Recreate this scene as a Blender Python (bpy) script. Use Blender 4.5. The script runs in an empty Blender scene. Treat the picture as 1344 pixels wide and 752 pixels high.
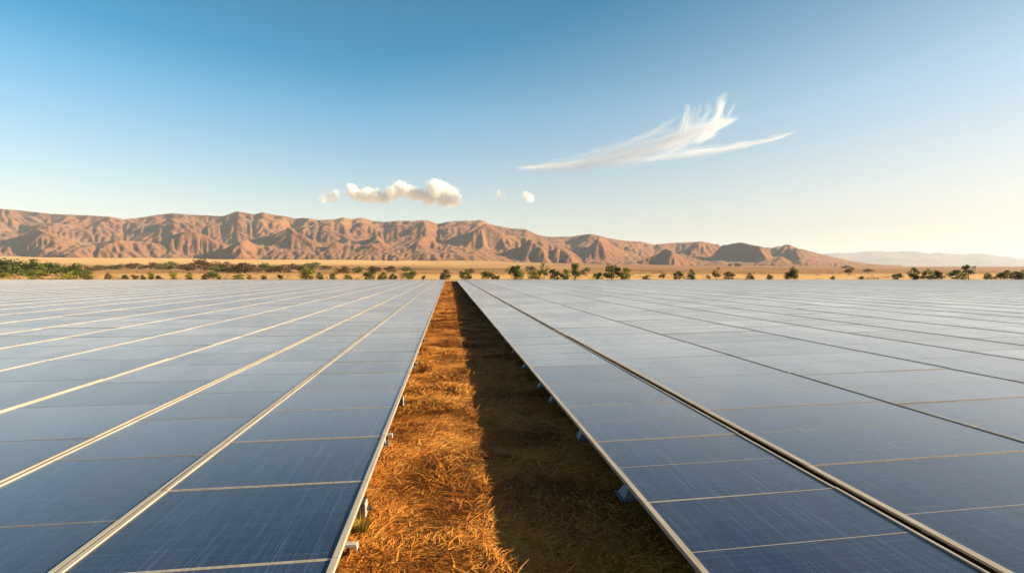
import bpy, math, random
import numpy as np
from mathutils import Vector, Matrix

random.seed(4)
RS = np.random.RandomState(7)
sc = bpy.context.scene
COL = sc.collection
R = math.radians

# ------------------------------------------------------------------ camera
F = 650.0                 # focal length in pixels of the 1344 wide photograph
EYE_Z = 2.4               # eye above the ground
TOP_Z = 0.4               # panel surface above the ground
H = EYE_Z - TOP_Z
cam = bpy.data.cameras.new('camera')
cam.sensor_width = 36.0
cam.lens = F / 1344 * 36.0
cam.clip_start = 0.05
cam.clip_end = 60000
camo = bpy.data.objects.new('camera', cam)
COL.objects.link(camo)
camo.location = (0, 0, EYE_Z)
# the aisle's vanishing point (world +Y) sits at pixel (589, 356); image centre (672, 376)
YAW = math.atan(83 / F)
PITCH = math.atan(20 / math.hypot(F, 83) * 1.0)
fwd = Vector((math.sin(YAW) * math.cos(PITCH), math.cos(YAW) * math.cos(PITCH), -math.sin(PITCH)))
camo.rotation_euler = fwd.to_track_quat('-Z', 'Y').to_euler()
sc.camera = camo
CY, SY = math.cos(YAW), math.sin(YAW)

# ------------------------------------------------------------------ light
SUN_EL, SUN_AZ = R(17.8), R(94)          # azimuth clockwise from +Y (the aisle)
sun_dir = Vector((math.sin(SUN_AZ) * math.cos(SUN_EL), math.cos(SUN_AZ) * math.cos(SUN_EL), math.sin(SUN_EL)))
sl = bpy.data.lights.new('sun', 'SUN')
sl.energy = 5.0
sl.angle = R(0.5)
sl.color = (1.0, 0.80, 0.51)
so = bpy.data.objects.new('sun', sl)
so.rotation_euler = sun_dir.to_track_quat('Z', 'Y').to_euler()
COL.objects.link(so)

world = bpy.data.worlds.new('World')
sc.world = world
world.use_nodes = True
wt = world.node_tree
sky = wt.nodes.new('ShaderNodeTexSky')
sky.sky_type = 'NISHITA'
sky.sun_disc = False
sky.sun_elevation = SUN_EL
sky.sun_rotation = SUN_AZ
sky.air_density = 1.0
sky.dust_density = 0.8
sky.ozone_density = 3.0
bg = wt.nodes['Background']
bg.inputs['Strength'].default_value = 0.054
# colour grade of the sky by elevation: pale and warm low down, deeper blue higher, greyed and dimmed above the frame to deepen shadows
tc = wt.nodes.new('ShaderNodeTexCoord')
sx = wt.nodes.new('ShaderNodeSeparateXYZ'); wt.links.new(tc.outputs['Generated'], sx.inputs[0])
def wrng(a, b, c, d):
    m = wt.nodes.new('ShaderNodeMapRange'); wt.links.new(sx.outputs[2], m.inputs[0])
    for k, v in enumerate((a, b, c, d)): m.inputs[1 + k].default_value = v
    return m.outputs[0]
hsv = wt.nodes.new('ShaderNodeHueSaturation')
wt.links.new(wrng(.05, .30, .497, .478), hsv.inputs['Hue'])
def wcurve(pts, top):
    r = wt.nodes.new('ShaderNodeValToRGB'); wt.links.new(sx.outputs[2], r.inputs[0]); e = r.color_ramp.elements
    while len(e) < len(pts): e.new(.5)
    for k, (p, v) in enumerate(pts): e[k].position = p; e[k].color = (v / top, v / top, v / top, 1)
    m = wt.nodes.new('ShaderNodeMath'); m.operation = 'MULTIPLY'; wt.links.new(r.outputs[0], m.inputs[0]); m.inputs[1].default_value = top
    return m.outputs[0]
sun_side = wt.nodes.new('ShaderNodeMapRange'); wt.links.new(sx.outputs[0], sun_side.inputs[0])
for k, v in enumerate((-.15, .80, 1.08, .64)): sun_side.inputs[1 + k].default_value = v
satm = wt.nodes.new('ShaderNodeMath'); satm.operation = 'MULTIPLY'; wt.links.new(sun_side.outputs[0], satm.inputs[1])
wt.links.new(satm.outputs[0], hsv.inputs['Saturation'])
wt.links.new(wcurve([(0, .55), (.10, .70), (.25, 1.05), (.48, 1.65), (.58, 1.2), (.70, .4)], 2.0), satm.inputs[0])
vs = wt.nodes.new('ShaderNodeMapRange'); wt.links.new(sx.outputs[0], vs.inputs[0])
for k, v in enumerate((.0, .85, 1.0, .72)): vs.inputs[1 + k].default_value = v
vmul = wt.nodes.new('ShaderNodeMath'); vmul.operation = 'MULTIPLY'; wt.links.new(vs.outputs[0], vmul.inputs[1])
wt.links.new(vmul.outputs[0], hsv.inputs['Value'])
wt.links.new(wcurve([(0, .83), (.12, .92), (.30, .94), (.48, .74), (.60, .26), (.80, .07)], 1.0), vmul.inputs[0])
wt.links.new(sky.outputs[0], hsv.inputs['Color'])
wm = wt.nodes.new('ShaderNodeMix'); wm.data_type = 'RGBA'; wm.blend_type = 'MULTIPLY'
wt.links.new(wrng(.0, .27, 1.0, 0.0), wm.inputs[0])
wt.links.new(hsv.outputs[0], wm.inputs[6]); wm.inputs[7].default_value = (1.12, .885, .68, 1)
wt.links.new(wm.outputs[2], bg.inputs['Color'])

sc.view_settings.view_transform = 'Standard'
sc.view_settings.look = 'None'
sc.view_settings.gamma = 1.0
sc.view_settings.use_curve_mapping = False
sc.view_settings.exposure = 1.95
sc.render.engine = 'CYCLES'
sc.cycles.max_bounces = 9
sc.cycles.transparent_max_bounces = 12
sc.cycles.volume_bounces = 5
sc.cycles.use_denoising = True

# ------------------------------------------------------------------ helpers
def tag(o, label=None, cat=None, group=None, kind=None):
    if label: o['label'] = label
    if cat: o['category'] = cat
    if group: o['group'] = group
    if kind: o['kind'] = kind
    return o

def link(name, data, parent=None, loc=(0, 0, 0), rot=(0, 0, 0)):
    o = bpy.data.objects.new(name, data)
    COL.objects.link(o)
    o.location = loc
    o.rotation_euler = rot
    if parent is not None:
        o.parent = parent
    return o

def mesh_np(name, V, faces, mats, mi=None, smooth=False):
    """faces: (n,4) or (n,3) int array, or list of lists."""
    me = bpy.data.meshes.new(name)
    V = np.asarray(V, dtype=np.float32)
    if isinstance(faces, np.ndarray):
        n, k = faces.shape
        me.vertices.add(len(V)); me.vertices.foreach_set('co', V.ravel())
        me.loops.add(n * k); me.loops.foreach_set('vertex_index', faces.astype(np.int32).ravel())
        me.polygons.add(n)
        me.polygons.foreach_set('loop_start', np.arange(0, n * k, k, dtype=np.int32))
        me.polygons.foreach_set('loop_total', np.full(n, k, dtype=np.int32))
        me.update(calc_edges=True)
    else:
        me.from_pydata([tuple(map(float, v)) for v in V], [], faces)
    for m in mats: me.materials.append(m)
    if mi is not None: me.polygons.foreach_set('material_index', np.asarray(mi, dtype=np.int32))
    if smooth: me.polygons.foreach_set('use_smooth', np.ones(len(me.polygons), dtype=bool))
    me.update()
    return me

class MB:
    def __init__(s): s.v = []; s.f = []; s.m = []
    def poly(s, pts, faces, mi=0):
        b = len(s.v); s.v += [tuple(p) for p in pts]
        for f in faces: s.f.append([b + i for i in f]); s.m.append(mi)
    def box(s, x0, x1, y0, y1, z0, z1, mi=0):
        s.frustum(x0, x1, y0, y1, z0, x0, x1, y0, y1, z1, mi)
    def frustum(s, x0, x1, y0, y1, z0, X0, X1, Y0, Y1, z1, mi=0):
        s.poly([(x0, y0, z0), (x1, y0, z0), (x1, y1, z0), (x0, y1, z0), (X0, Y0, z1), (X1, Y0, z1), (X1, Y1, z1), (X0, Y1, z1)],
               [(3, 2, 1, 0), (4, 5, 6, 7), (0, 1, 5, 4), (1, 2, 6, 5), (2, 3, 7, 6), (3, 0, 4, 7)], mi)
    def tube(s, p0, p1, r0, r1, n=8, mi=0):
        p0 = Vector(p0); p1 = Vector(p1); d = (p1 - p0).normalized()
        a = d.orthogonal().normalized(); c = d.cross(a)
        pts = []
        for p, r in ((p0, r0), (p1, r1)):
            for i in range(n):
                t = 2 * math.pi * i / n
                pts.append(p + (a * math.cos(t) + c * math.sin(t)) * r)
        fs = [(i, (i + 1) % n, n + (i + 1) % n, n + i) for i in range(n)]
        fs += [tuple(range(n - 1, -1, -1)), tuple(range(n, 2 * n))]
        s.poly(pts, fs, mi)
    def mesh(s, name, mats):
        return mesh_np(name, s.v, s.f, mats, s.m)

def vnoise(x, y, seed):
    T = np.random.RandomState(seed).rand(256, 256)
    xi = np.floor(x).astype(int); yi = np.floor(y).astype(int); fx = x - xi; fy = y - yi
    fx = fx * fx * (3 - 2 * fx); fy = fy * fy * (3 - 2 * fy)
    a = T[xi % 256, yi % 256]; b = T[(xi + 1) % 256, yi % 256]; c = T[xi % 256, (yi + 1) % 256]; d = T[(xi + 1) % 256, (yi + 1) % 256]
    return a * (1 - fx) * (1 - fy) + b * fx * (1 - fy) + c * (1 - fx) * fy + d * fx * fy

def fbm(x, y, o, seed, g=.5):
    s = 0; a = 1; t = 0
    for i in range(o):
        s = s + a * vnoise(x * 2 ** i, y * 2 ** i, seed + i); t += a; a *= g
    return s / t

# ------------------------------------------------------------------ node helpers
class NT:
    def __init__(s, mat):
        mat.use_nodes = True; s.t = mat.node_tree; s.n = s.t.nodes; s.mat = mat
        s.bsdf = s.n.get('Principled BSDF'); s.out = s.n.get('Material Output')
    def node(s, ty, **kw):
        n = s.n.new(ty)
        for k, v in kw.items(): setattr(n, k, v)
        return n
    def put(s, sock, v):
        if v is None: return
        if isinstance(v, bpy.types.NodeSocket): s.t.links.new(v, sock)
        else: sock.default_value = v
    def math(s, op, a, b=None, c=None, clamp=False):
        n = s.node('ShaderNodeMath', operation=op, use_clamp=clamp)
        s.put(n.inputs[0], a); s.put(n.inputs[1], b); s.put(n.inputs[2], c)
        return n.outputs[0]
    def vmath(s, op, a, b=None):
        n = s.node('ShaderNodeVectorMath', operation=op)
        s.put(n.inputs[0], a); s.put(n.inputs[1], b)
        return n.outputs['Value'] if op in ('LENGTH', 'DISTANCE', 'DOT_PRODUCT') else n.outputs[0]
    def mapping(s, v, scale=(1, 1, 1), loc=(0, 0, 0), rot=(0, 0, 0)):
        n = s.node('ShaderNodeMapping'); s.put(n.inputs['Vector'], v)
        n.inputs['Scale'].default_value = scale; s.put(n.inputs['Location'], loc); n.inputs['Rotation'].default_value = rot
        return n.outputs[0]
    def noise(s, v, scale, detail=4, rough=.5, dist=0):
        n = s.node('ShaderNodeTexNoise'); s.put(n.inputs['Vector'], v)
        n.inputs['Scale'].default_value = scale; n.inputs['Detail'].default_value = detail
        n.inputs['Roughness'].default_value = rough; n.inputs['Distortion'].default_value = dist
        return n.outputs['Fac']
    def ramp(s, fac, stops):
        n = s.node('ShaderNodeValToRGB'); s.put(n.inputs[0], fac)
        e = n.color_ramp.elements
        while len(e) < len(stops): e.new(0.5)
        for i, (p, c) in enumerate(stops):
            e[i].position = p; e[i].color = (*c, 1) if len(c) == 3 else c
        return n.outputs[0]
    def mix(s, fac, a, b, blend='MIX'):
        n = s.node('ShaderNodeMix', data_type='RGBA', blend_type=blend)
        s.put(n.inputs[0], fac)
        s.put(n.inputs[6], (*a, 1) if isinstance(a, tuple) and len(a) == 3 else a)
        s.put(n.inputs[7], (*b, 1) if isinstance(b, tuple) and len(b) == 3 else b)
        return n.outputs[2]
    def rng(s, v, a, b, c=0., d=1.):
        n = s.node('ShaderNodeMapRange'); s.put(n.inputs[0], v)
        for i, x in enumerate((a, b, c, d)): s.put(n.inputs[1 + i], x)
        return n.outputs[0]
    def smooth(s, v, a, b):
        n = s.node('ShaderNodeMapRange', interpolation_type='SMOOTHSTEP'); s.put(n.inputs[0], v)
        n.inputs[1].default_value = a; n.inputs[2].default_value = b
        return n.outputs[0]
    def coord(s, kind='Object'):
        return s.node('ShaderNodeTexCoord').outputs[kind]
    def geo(s): return s.node('ShaderNodeNewGeometry')
    def bump(s, h, strength, dist):
        n = s.node('ShaderNodeBump'); s.put(n.inputs['Height'], h)
        n.inputs['Strength'].default_value = strength; n.inputs['Distance'].default_value = dist
        s.t.links.new(n.outputs[0], s.bsdf.inputs['Normal'])
    def set(s, **kw):
        for k, v in kw.items():
            k = k.replace('_', ' ')
            if isinstance(v, tuple) and len(v) == 3: v = (*v, 1)
            s.put(s.bsdf.inputs[k], v)

def new_mat(name):
    m = bpy.data.materials.new(name)
    return m, NT(m)

def sepxyz(n, v):
    s = n.node('ShaderNodeSeparateXYZ'); n.put(s.inputs[0], v); return s.outputs

# ------------------------------------------------------------------ materials
# dusty photovoltaic glass: navy cells, fine conductor lines, streaks of dust
glass, n = new_mat('panel_glass')
co = n.coord()
rnd = n.node('ShaderNodeObjectInfo').outputs['Random']
wp = n.geo().outputs['Position']
x, y, z = sepxyz(n, wp)
lx, ly, lz = sepxyz(n, co)
def lines(v, pitch, half):
    f = n.math('FRACT', n.math('DIVIDE', v, pitch))
    d = n.math('ABSOLUTE', n.math('SUBTRACT', f, .5))
    return n.math('LESS_THAN', d, half / pitch)
fine_x = n.noise(n.mapping(wp, (125, 1.3, 1)), 1.0, 3, .6)
streak = n.smooth(fine_x, .55, .66)
fine_y = n.noise(n.mapping(wp, (1.1, 120, 1)), 1.0, 3, .6)
cross = n.smooth(fine_y, .56, .68)
cell = n.math('MAXIMUM', lines(lx, .158, .0026), lines(ly, .158, .0026))
finger = n.math('MAXIMUM', n.math('MULTIPLY', lines(lx, .0263, .0011), .5), n.math('MULTIPLY', lines(ly, .0263, .0009), .35))
speck = n.smooth(n.noise(wp, 95, 2, .6), .66, .78)
dust = n.noise(n.mapping(wp, (1.0, .35, 1)), 1.3, 5, .6)
amt = n.math('ADD', n.math('MULTIPLY', streak, .26), n.math('MULTIPLY', cross, .14))
amt = n.math('ADD', amt, n.math('MULTIPLY', cell, .17))
amt = n.math('ADD', amt, n.math('MULTIPLY', finger, .40))
amt = n.math('ADD', amt, n.math('MULTIPLY', speck, .10), clamp=True)
basec = n.mix(rnd, (.003, .009, .036), (.006, .016, .056))
c1 = n.mix(amt, basec, (.085, .15, .32))
c2 = n.mix(n.rng(dust, .35, .8, .0, .025), c1, (.30, .29, .30))
n.set(Base_Color=c2, Roughness=n.rng(dust, .3, .75, .17, .28))
n.set(IOR=1.5, Specular_IOR_Level=.5, Sheen_Weight=n.rng(rnd, 0, 1, .15, .22), Sheen_Roughness=.30, Sheen_Tint=(.74, .82, 1.0))
n.bump(n.noise(wp, 2.2, 3, .5), .035, .01)

alu, n = new_mat('frame_aluminium')
wp = n.geo().outputs['Position']
g = n.noise(n.mapping(wp, (30, 1.2, 30)), 1.5, 4, .6)
c = n.ramp(g, [(.3, (0.327, 0.267, 0.206)), (.55, (0.464, 0.404, 0.335)), (.8, (0.533, 0.482, 0.413))])
n.set(Base_Color=c, Metallic=.35, Roughness=.38)
n.bump(g, .15, .004)

steel, n = new_mat('galvanised_steel')
wp = n.geo().outputs['Position']
n.set(Base_Color=n.ramp(n.noise(wp, 14, 4, .6), [(.3, (.22, .23, .25)), (.7, (.42, .43, .45))]), Metallic=.6, Roughness=.5)
darkbox, n = new_mat('dark_plastic')
n.set(Base_Color=n.ramp(n.noise(n.coord(), 20, 3), [(.3, (.015, .016, .02)), (.7, (.05, .05, .055))]), Roughness=.5)
whitepaint, n = new_mat('white_paint')
n.set(Base_Color=n.ramp(n.noise(n.coord(), 16, 4), [(.25, (0.255, 0.225, 0.188)), (.6, (0.435, 0.405, 0.360))]), Roughness=.5)
bluepaint, n = new_mat('blue_grey_paint')
n.set(Base_Color=n.ramp(n.noise(n.coord(), 12, 4), [(.3, (.08, .11, .16)), (.7, (.16, .20, .27))]), Roughness=.5)

# plain: golden straw, red earth, scrub
soil, n = new_mat('dry_plain')
wp = n.geo().outputs['Position']
x, y, z = sepxyz(n, wp)
big = n.noise(n.mapping(wp, (.0022, .0075, 0)), 1, 6, .6, .4)
c = n.ramp(big, [(.33, (0.151, 0.062, 0.022)), (.43, (0.232, 0.106, 0.038)), (.50, (0.337, 0.181, 0.062)), (.62, (0.429, 0.268, 0.108))])
scr = n.noise(n.mapping(wp, (.011, .035, 0)), 1, 6, .66)
far = n.smooth(y, 190, 420)
c = n.mix(n.math('MULTIPLY', n.smooth(scr, .47, .58), n.math('MULTIPLY', n.math('SUBTRACT', far, n.math('MULTIPLY', n.smooth(y, 900, 1700), .75)), .85)), c, (.085, .055, .022))
west = n.math('SUBTRACT', 1.0, n.smooth(x, -300, 500))
c = n.mix(n.math('MULTIPLY', n.math('MULTIPLY', n.smooth(y, 900, 1500), west), .7), c, (.60, .38, .15))
c = n.mix(n.math('MULTIPLY', n.math('MULTIPLY', n.smooth(x, 60, 900), n.smooth(y, 240, 420)), .62), c, (.20, .080, .032))
c = n.mix(n.math('MULTIPLY', n.math('SUBTRACT', 1.0, n.smooth(y, 190, 290)), .65), c, (.54, .34, .14))
ft = n.noise(n.mapping(wp, (.12, .30, 0)), 1, 4, .6)
c = n.mix(n.math('MULTIPLY', n.smooth(ft, .56, .70), .45), c, (.17, .12, .055))
nearc = n.ramp(n.noise(wp, 5, 6, .65), [(.3, (0.036, 0.011, 0.003)), (.5, (0.076, 0.027, 0.006)), (.7, (0.160, 0.066, 0.016))])
near = n.smooth(y, 110, 135)
c = n.mix(near, nearc, c)
n.set(Base_Color=c, Roughness=.95, Specular_IOR_Level=.1)
n.bump(n.noise(wp, 9, 6, .7), .8, .05)

straw, n = new_mat('straw')
at = n.node('ShaderNodeAttribute', attribute_name='tone').outputs['Fac']
wp = n.geo().outputs['Position']
pat = n.noise(wp, 1.4, 4, .6)
v = n.math('ADD', n.math('MULTIPLY', at, .65), n.math('MULTIPLY', pat, .45))
c = n.ramp(v, [(.12, (0.141, 0.038, 0.005)), (.34, (0.351, 0.113, 0.014)), (.58, (0.491, 0.190, 0.026)), (.95, (0.604, 0.344, 0.082))])
n.set(Base_Color=c, Roughness=.7, Specular_IOR_Level=.25)

rock, n = new_mat('mountain_earth')
wp = n.geo().outputs['Position']
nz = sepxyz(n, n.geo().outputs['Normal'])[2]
a = n.noise(n.mapping(wp, (.0016, .0016, .003)), 1, 6, .6, .5)
c = n.ramp(a, [(.3, (0.123, 0.050, 0.026)), (.5, (0.167, 0.074, 0.036)), (.68, (0.210, 0.103, 0.047))])
b = n.noise(n.mapping(wp, (.012, .012, .02)), 1, 6, .65)
c = n.mix(n.math('MULTIPLY', n.smooth(b, .50, .68), .5), c, (.15, .072, .052))
c = n.mix(n.math('MULTIPLY', n.smooth(n.noise(n.mapping(wp, (.03, .03, .03)), 1, 4, .6), .56, .66), .35), c, (.15, .11, .07))
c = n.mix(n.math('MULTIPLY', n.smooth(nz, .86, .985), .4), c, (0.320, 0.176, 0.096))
n.set(Base_Color=c, Roughness=.95, Specular_IOR_Level=.05)
n.bump(n.noise(n.mapping(wp, (.02, .02, .02)), 1, 8, .65), .9, 22)

def leaf_mat(name, a, b, c_):
    m, n = new_mat(name)
    at = n.node('ShaderNodeAttribute', attribute_name='tone').outputs['Fac']
    rnd = n.node('ShaderNodeObjectInfo').outputs['Random']
    v = n.math('ADD', n.math('MULTIPLY', at, .8), n.math('MULTIPLY', rnd, .2))
    n.set(Base_Color=n.ramp(v, [(.1, a), (.5, b), (.95, c_)]), Roughness=.6, Specular_IOR_Level=.2)
    tr = n.node('ShaderNodeBsdfTranslucent'); mx = n.node('ShaderNodeMixShader'); mx.inputs[0].default_value = .25
    n.t.links.new(n.bsdf.inputs['Base Color'].links[0].from_socket, tr.inputs[0])
    n.t.links.new(n.bsdf.outputs[0], mx.inputs[1]); n.t.links.new(tr.outputs[0], mx.inputs[2]); n.t.links.new(mx.outputs[0], n.out.inputs[0])
    return m
leafA = leaf_mat('leaf_dark', (.022, .034, .010), (.062, .085, .018), (.17, .18, .035))
leafB = leaf_mat('leaf_yellow', (.050, .058, .010), (.15, .16, .025), (.32, .28, .05))
leafC = leaf_mat('leaf_brown', (.045, .030, .015), (.10, .065, .030), (.19, .12, .05))
bark, n = new_mat('bark')
n.set(Base_Color=n.ramp(n.noise(n.coord(), 6, 4), [(.3, (.06, .04, .025)), (.7, (.16, .11, .07))]), Roughness=.9)

def px_of_s(s): return 672 + F * np.tan(np.arctan(s) - YAW)          # s = X / Y of a direction over the plain
def s_of_px(p): return np.tan(np.arctan((np.asarray(p, dtype=float) - 672) / F) + YAW)
def zfac(s): return CY + np.asarray(s) * SY                          # camera depth per metre of Y
# ------------------------------------------------------------------ terrain
FOOT_X = [-400, 0, 300, 600, 850, 1250, 1800]
FOOT_Y = [20, 19, 16, 14, 8, 6, 6]
def foot(px): return np.interp(px, FOOT_X, FOOT_Y)
def terrain(X, Y):
    """height of the plain: flat at the plant, rising gently to the foot of the hills"""
    X = np.asarray(X, dtype=float); Y = np.asarray(Y, dtype=float)
    Yc = np.maximum(Y, 1.0)
    sg = np.clip(X / np.maximum(Y, 60.0), -1.2, 2.2)
    px = px_of_s(sg)
    ft = foot(px)
    zc = Yc * CY + X * SY
    # rise above eye level in pixels along the distance
    L = np.log(np.maximum(Yc, 100.0))
    k = np.interp(L, np.log([100, 148, 210, 320, 560, 950, 2500]), [0, 0, .02, .05, .10, .36, 1.0])
    und = (fbm(X / 160 + 31, Y / 220 + 9, 4, 61) - .5) * np.interp(L, np.log([148, 300, 900, 2500]), [0, .6, 4, 8])
    lift = np.interp(L, np.log([140, 210, 320, 560, 950]), [0, .55, 1.5, 2.3, 2.5])
    return np.where(Y > 100, lift + k * ft / F * Yc * zfac(sg) + und, 0.0)

ys = np.concatenate([np.linspace(-60, 140, 60), np.geomspace(145, 19500, 170)])
ss = np.sign(np.linspace(-1, 1, 260)) * np.abs(np.linspace(-1, 1, 260)) ** 1.25 * 2.2
GX = ss[:, None] * (np.maximum(ys, 0)[None, :] + 70); GY = ys[None, :] + 0 * GX
GZ = terrain(GX, GY)
GX = np.clip(GX, -30500, 30500)
def grid_mesh(name, X, Y, Z, mats, smooth=True):
    nx, ny = X.shape
    V = np.stack([X.ravel(), Y.ravel(), Z.ravel()], 1)
    i = np.arange(nx * ny).reshape(nx, ny)
    Fq = np.stack([i[:-1, :-1].ravel(), i[1:, :-1].ravel(), i[1:, 1:].ravel(), i[:-1, 1:].ravel()], 1)
    return mesh_np(name, V, Fq, mats, smooth=smooth)
ground = link('ground', grid_mesh('ground', GX, GY, GZ, [soil]))
tag(ground, 'golden dry plain of straw and red earth below the mountains', kind='structure')

def ground_hit(px, py):
    """point on the plain seen at pixel (px, py) of the photograph"""
    u = (px - 672) / F; v = (376 - py) / F
    cp, sp = math.cos(PITCH), math.sin(PITCH)
    right = Vector((CY, -SY, 0)); f = fwd; up = right.cross(f)
    d = f + right * u + up * v
    t = np.geomspace(20, 9000, 6000)
    X = d.x * t; Y = d.y * t; Zr = EYE_Z + d.z * t
    below = np.where(Zr <= terrain(X, Y))[0]
    i = below[0] if len(below) else len(t) - 1
    return X[i], Y[i], float(terrain(X[i], Y[i])), t[i]

# ------------------------------------------------------------------ mountains (eroded height field)
def mountains():
    NX, NY = 760, 220
    S = np.linspace(-1.12, 1.16, NX)[:, None]; Z = np.linspace(2400, 4750, NY)[None, :]
    px = px_of_s(S); ZF = zfac(S)
    X = S * 3500 + 0 * Z; Y = Z + 0 * S
    skyl = np.interp(px[:, 0], [-270, -150, 0, 35, 70, 120, 145, 165, 185, 210, 228, 250, 275, 295, 305, 314, 325, 335, 345, 360, 375, 388, 400, 420, 440, 453, 462, 475, 490, 505, 520, 545, 560, 575, 590, 605, 620, 632, 645, 660, 672, 690, 705, 720, 750, 772, 785, 800, 820, 840, 858, 880, 900, 922, 935, 950, 971, 985, 1000, 1012, 1020, 1032, 1045, 1060, 1080, 1100, 1120, 1140, 1200, 1300],
                     [262, 268, 274, 277, 281, 283, 284.5, 288, 286, 282, 280, 282, 283, 284, 280, 277.5, 280, 281.5, 279, 282, 284, 287, 286, 289, 288, 285.5, 288, 286, 290, 291.5, 290, 290, 289, 294, 291, 290, 290, 289, 295, 298, 300, 301, 308, 311, 310.5, 307, 309, 313, 316, 317, 321, 319, 318, 317, 320, 322, 318, 321, 324, 325.5, 323.5, 321, 325, 329, 334, 339, 343, 346, 350, 352])
    tgt = 356 - skyl
    ft = foot(px[:, 0])
    hp = (tgt - ft).clip(0)[:, None] / F * 3900 * ZF + 0 * Z
    hp = hp * np.interp(px, [900, 960], [1, .8])
    w = (fbm(X / 900, Y / 900, 4, 11) - .5) * 900
    d = Z + w
    env = np.interp(d, [2500, 2900, 3300, 3950, 4250, 4700], [0, .17, .45, 1, .8, 0])
    h = hp * env * (.7 + .6 * fbm(X / 420, Y / 420, 4, 3))
    hills = [(375, 308, 3150, 330), (490, 313, 3000, 260), (560, 318, 2950, 220), (640, 305, 3200, 280), (690, 321, 2850, 220), (745, 325, 2800, 210),
             (790, 317, 3100, 260), (868, 329, 2800, 170), (970, 312, 3050, 230), (1033, 316, 3250, 210), (922, 321, 3500, 300),
             (150, 318, 2900, 420), (255, 316, 3050, 330), (40, 312, 3100, 420), (320, 322, 2800, 230), (440, 322, 2800, 200), (-90, 310, 3000, 420), (-200, 305, 3100, 420)]
    for i, (p, yt, zz, wd) in enumerate(hills):
        cx = float(s_of_px(p)) * 3500
        top = (356 - yt - foot(p)) / F * zz * float(zfac(s_of_px(p)))
        sd = i + 1
        ang = (sd * 2.399) % 3.14
        dx, dy = X - cx, Y - zz
        dx, dy = dx + (fbm(X / 300 + sd, Y / 300, 3, 40 + sd) - .5) * 260, dy + (fbm(X / 300, Y / 300 + sd, 3, 70 + sd) - .5) * 260
        a1 = dx * math.cos(ang) + dy * math.sin(ang); a2 = -dx * math.sin(ang) + dy * math.cos(ang)
        r = np.sqrt((a1 / (wd * 1.25)) ** 2 + (a2 / (wd * .8)) ** 2)
        b = top * (1 - r).clip(0) ** .85 * 1.2
        h = np.maximum(h, b) + .15 * np.minimum(h, b)
    h = h + 9 * fbm(X / 60, Y / 60, 3, 5) * (h > 4)
    base = h.copy()
    N = NX * NY; idx = np.arange(N).reshape(NX, NY); cs = 10.9
    offs = [(-1, 0), (1, 0), (0, -1), (0, 1), (-1, -1), (-1, 1), (1, -1), (1, 1)]
    for it in range(26):
        P = np.pad(h, 1, constant_values=1e9); ip = np.pad(idx, 1)
        best = np.zeros_like(h); rc = idx.copy(); mn = np.full_like(h, 1e9)
        for (a, b) in offs:
            hn = P[1 + a:1 + a + NX, 1 + b:1 + b + NY]
            s = (h - hn) / (cs * math.hypot(a, b)); mn = np.minimum(mn, hn)
            m = s > best
            best = np.where(m, s, best); rc = np.where(m, ip[1 + a:1 + a + NX, 1 + b:1 + b + NY], rc)
        h = np.where((best == 0) & (mn < 1e8) & (h > 1), np.maximum(h, mn + .02), h)
        r = rc.ravel(); own = r == idx.ravel(); A = np.ones(N); src = np.ones(N)
        for k in range(130):
            src = np.bincount(r, weights=np.where(own, 0, src), minlength=N)
            A += src
            if src.sum() < 50: break
        A = A.reshape(NX, NY)
        h = h - np.minimum(.80 * np.sqrt(np.maximum(A - 1, 0)) * best, .45 * best * cs)
        q = np.pad(h, 1, mode='edge')
        h = h + .045 * (q[2:, 1:-1] + q[:-2, 1:-1] + q[1:-1, 2:] + q[1:-1, :-2] - 4 * h)
        h = h + .035 * base
    h = h.clip(0)
    def sm(v, n):
        return np.convolve(np.pad(v, n // 2, mode='edge'), np.ones(n) / n, 'valid')
    Xw = S * Z; Yw = Z + 0 * S
    zt = terrain(Xw, Yw)
    for n_ in (21, 7, 5):
        el = ((h + zt - EYE_Z) / (Z * ZF) * F).max(1)
        h = h * sm((tgt - ft).clip(2) / np.maximum(sm(el, 3) - ft, 2), n_).clip(.3, np.interp(px[:, 0], [880, 930], [3, 1.10]))[:, None]
    # sink the skirt below the plain so that the spurs grow out of it
    zz = zt + h - 6 * np.exp(-h / 6.0)
    zz[:, 0] -= 8; zz[:, -1] -= 30; zz[0, :] -= 30; zz[-1, :] -= 30
    return grid_mesh('mountains', Xw, Yw, zz, [rock])
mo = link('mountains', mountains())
tag(mo, 'rugged reddish brown mountain range with eroded spurs and dark gullies', kind='structure')

def far_range():
    NX, NY = 420, 60
    S = np.linspace(.68, 1.95, NX)[:, None]; Z = np.linspace(12200, 15200, NY)[None, :]
    px = px_of_s(S[:, 0])
    sk = np.interp(px, [940, 1040, 1085, 1120, 1160, 1190, 1215, 1235, 1265, 1300, 1344, 1450, 1740], [352, 346, 332.5, 333, 331.5, 334, 333.5, 332, 334.5, 336, 340, 338, 345])
    env = np.interp(Z + (fbm(S * 14000 / 2000, Z / 2000, 3, 81) - .5) * 1300, [12200, 13800, 14300, 15200], [0, 1, .9, 0]) * np.clip((Z - 12250) / 500, 0, 1)
    Xw = S * Z; Yw = Z + 0 * S
    rel = (356 - sk - 5).clip(0)[:, None] / F * 13900 * zfac(S)
    h = rel * env * (.72 + .5 * fbm(Xw / 700, Yw / 900, 5, 90))
    zt = terrain(Xw, Yw)
    zz = zt + h
    zz[:, 0] -= 20; zz[:, -1] -= 30; zz[0] -= 30; zz[-1] -= 30
    return grid_mesh('far_hills', Xw, Yw, zz, [rock])
fr = link('far_hills', far_range())
tag(fr, 'pale blue hills fading into haze beyond the right end of the range', kind='structure')

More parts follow.
